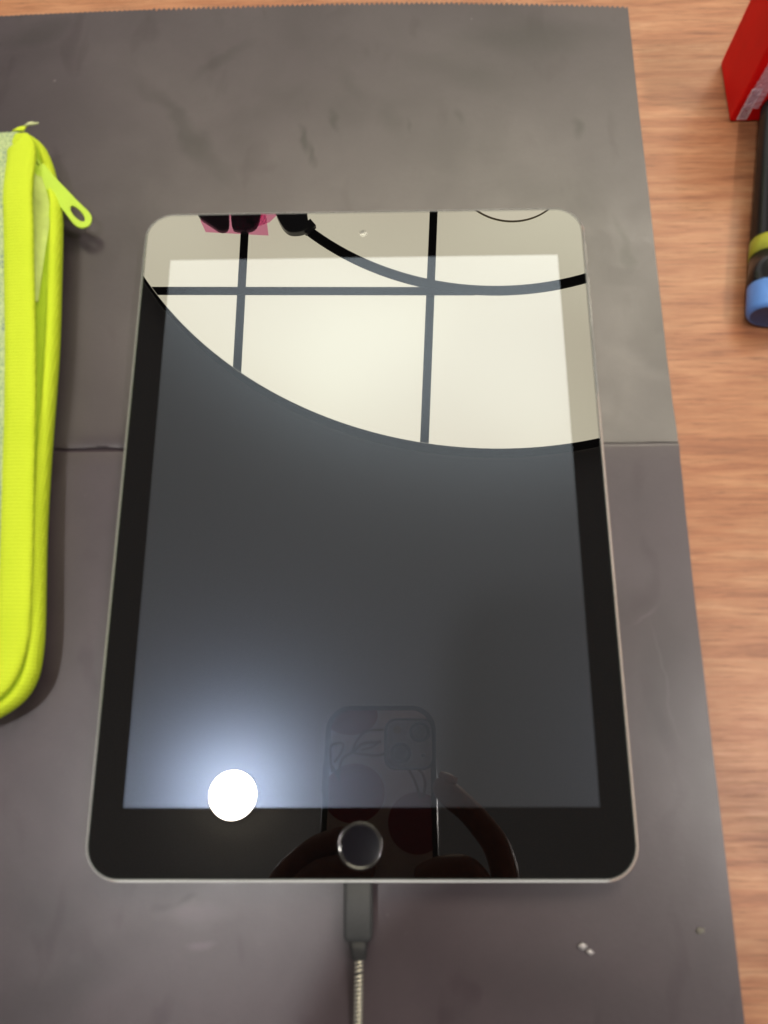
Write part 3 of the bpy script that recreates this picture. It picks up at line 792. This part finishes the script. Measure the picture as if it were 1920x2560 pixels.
def ell(cx, cy, a, b, n=48): return [(cx + a * math.cos(2 * math.pi * i / n), cy + b * math.sin(2 * math.pi * i / n)) for i in range(n)]
for cx, cy, a, b in ((-32.5, 24.5, 17.5, 13.0), (-28.8, -24.6, 19, 18), (9.8, -42, 17.5, 18), (-36, -82, 18, 17), (8, -98, 17, 17)):
    pl = clip_poly(ell(cx, cy, a, b), back)
    if pl: slab('cherry_print', pl, 1.30, 1.40, 'cherry', ph)
def ribbon(pts, wd, closed=False):
    P = [Vector(p) for p in pts]; v = []; f = []
    for i, p in enumerate(P):
        d = (P[min(i + 1, len(P) - 1)] - P[max(i - 1, 0)]).normalized(); n = Vector((-d.y, d.x)) * wd / 2
        v += [(p.x + n.x, p.y + n.y, 1.24), (p.x - n.x, p.y - n.y, 1.24)]
    for i in range(len(P) - 1): f.append((2 * i, 2 * i + 1, 2 * i + 3, 2 * i + 2))
    put('stem_print', v, f, 'stem', ph)
def sm2(pts): return [tuple(p)[:2] for p in smooth_path([(x, y, 0) for x, y in pts], 6)]
ribbon(sm2([(-38, -10), (-36, -1), (-29, 4), (-20, 8), (-12.5, 12)][0:5] if False else [(-39, -14), (-37, -4), (-30, 1), (-24, 6), (-12.4, 7)]), 1.7)
ribbon(sm2([(-31, 0), (-28, 8), (-22, 14), (-11, 15)]), 1.5)
ribbon(sm2([(-30, 0), (-22, -1), (-15, -1.5), (-9, 0)]), 1.5)
ribbon(sm2([(-25, 2), (-18, 4), (-13, 8)]), 1.3)
ribbon(sm2([(-43, -12), (-44.5, -2), (-44, 5), (-37, 6), (-38, 0), (-42, -6)]), 1.5)
ribbon(sm2([(-38, -17), (-41, -12), (-43, -8)]), 1.5)
ribbon(sm2([(12, -28), (9, -18), (5, -9), (12, -11), (15, -18), (14, -27)]), 1.6)
mod = rrect(-10.5, 21.2, -10.6, 22.4, 7.5, 8)
slab('camera_plate', mod, 1.05, 1.22, 'lensring', ph)
slab('camera_plate_inner', rrect(-9, 19.8, -9.2, 21.0, 6.3, 8), .95, 1.04, 'cammod', ph)
for cx, cy in ((0, 0), (12.0, 13.4)):
    slab('lens_ring', ell(cx, cy, 6.6, 6.6), .80, .94, 'lensring', ph)
    slab('lens', ell(cx, cy, 4.7, 4.7), .70, .79, 'lens', ph)
slab('flash', ell(-2.2, 14.8, 2.7, 2.7), .85, .94, 'flash', ph)
slab('microphone', ell(14.3, -1.6, 1.3, 1.3, 20), .85, .94, 'lensring', ph)
slab('side_key', rrect(PX0 - .7, PX0 + .4, -6, -24, .3, 3) if False else rrect(PX0 - .7, PX0 + .4, -24, -6, .3, 3), 4, 8, 'case_rim', ph)

# ---------------------------------------------------------------- person holding the phone (hands and sleeves)
per = empty('person', mat=PM)
tag(per, 'two bare hands with dark sleeves holding up the phone, mirrored in the tablet', 'person')
def skin_mesh(name, chains, mat, root):
    # chains: list of lists of (x,y,z,r); the first point of later chains may be an index tuple ('@', chain, idx)
    verts, edges, rad, ref = [], [], [], {}
    for ci, ch in enumerate(chains):
        prev = None
        for pi, p in enumerate(ch):
            if p[0] == '@': prev = ref[(p[1], p[2])]; continue
            verts.append(Vector(p[:3]) * MM); rad.append(p[3] * MM); k = len(verts) - 1; ref[(ci, pi)] = k
            if prev is not None: edges.append((prev, k))
            prev = k
    me = bpy.data.meshes.new(name); me.from_pydata([tuple(v) for v in verts], edges, [])
    o = bpy.data.objects.new(name, me); COL.objects.link(o); o.parent = per
    sk = o.modifiers.new('skin', 'SKIN'); sk.use_smooth_shade = True
    for i, d in enumerate(me.skin_vertices[0].data):
        d.radius = (rad[i], rad[i]); d.use_root = (i == 0)
    sb = o.modifiers.new('sub', 'SUBSURF'); sb.levels = 2; sb.render_levels = 2
    me.materials.append(M[mat]); return o
def hand(sx, kn, tips, wrist, elbow, thumb, name):
    chains = [[wrist + (21,), tuple(a * .5 + b * .5 for a, b in zip(wrist, kn[1][:3])) + (20,)]]
    for k, (kp, tp) in enumerate(zip(kn, tips)):
        chains.append([('@', 0, 1), kp] + tp)
    chains.append([('@', 0, 0)] + thumb)
    return skin_mesh(name, chains, 'skin', 0)
hand(1, [(54, -92, 8, 9.5), (40, -101, 8, 9), (35, -109, 9, 9), (31, -118, 10, 8)],
     [[(61, -72, 0, 9.4), (56, -54, -3, 8.8), (41, -36, -4, 8), (28, -25, -3.4, 8.6), (20.5, -17.5, -2.4, 5.2)],
      [(50, -82, -6, 9), (40, -69, -10, 9), (22, -70, -10, 8.2), (8, -75, -8, 6.8)],
      [(43, -96, -7, 8.4), (30, -87, -11, 8), (14, -87, -10, 7.4), (2, -90, -8, 6.2)],
      [(38, -109, -5, 7.2), (26, -104, -9, 6.8), (12, -104, -9, 6.2), (4, -106, -8, 5.4)]],
     (36, -152, 22), (90, -300, 60), [(36, -122, 26, 12), (36, -92, 24, 9.5), (18, -74, 20, 8), (6, -62, 18, 6.5)], 'hand')
hand(-1, [(-80, -96, 8, 9.5), (-76, -107, 8, 9.5), (-71, -117, 9, 9), (-66, -126, 10, 8)],
     [[(-68, -72, -1, 8.6), (-50, -58, -6, 8.0), (-32, -52, -8, 7.6), (-14, -57, -8, 6.0)],
      [(-64, -86, -4, 8.6), (-48, -72, -10, 8.2), (-30, -68, -11, 7.6), (-14, -72, -9, 6.4)],
      [(-60, -98, -4, 8.4), (-46, -86, -11, 8), (-30, -84, -11, 7.4), (-16, -86, -9, 6.2)],
      [(-56, -110, -3, 7.2), (-44, -102, -9, 6.8), (-30, -100, -10, 6.2), (-20, -101, -8, 5.4)]],
     (-86, -160, 22), (-120, -300, 60), [(-78, -130, 26, 12), (-62, -100, 25, 9.5), (-44, -80, 20, 8), (-32, -68, 18, 6.5)], 'hand')
# nail of the right index finger
o = tube('fingernail', [(34, -20.5, -7.6), (29, -18.2, -8.2), (24.5, -15.2, -6.4)], [2.6, 3.2, 2.0], 'nail', per, 12)
def sleeve(path, rad):
    P = []
    for i in range(len(path) - 1):
        for k in range(6): P.append(tuple(Vector(path[i]).lerp(Vector(path[i + 1]), k / 6)))
    P.append(path[-1]); n = len(P)
    R_ = [rad[0] + (rad[1] - rad[0]) * i / (n - 1) + 1.6 * math.sin(i * 1.9) for i in range(n)]
    return tube('sleeve', P, R_, 'sleeve', per, 28)
sleeve([(37, -162, 25), (45, -240, 45), (60, -360, 70)], (29, 44))
sleeve([(-88, -170, 25), (-108, -245, 45), (-150, -360, 70)], (29, 44))
bpy.context.view_layer.update()
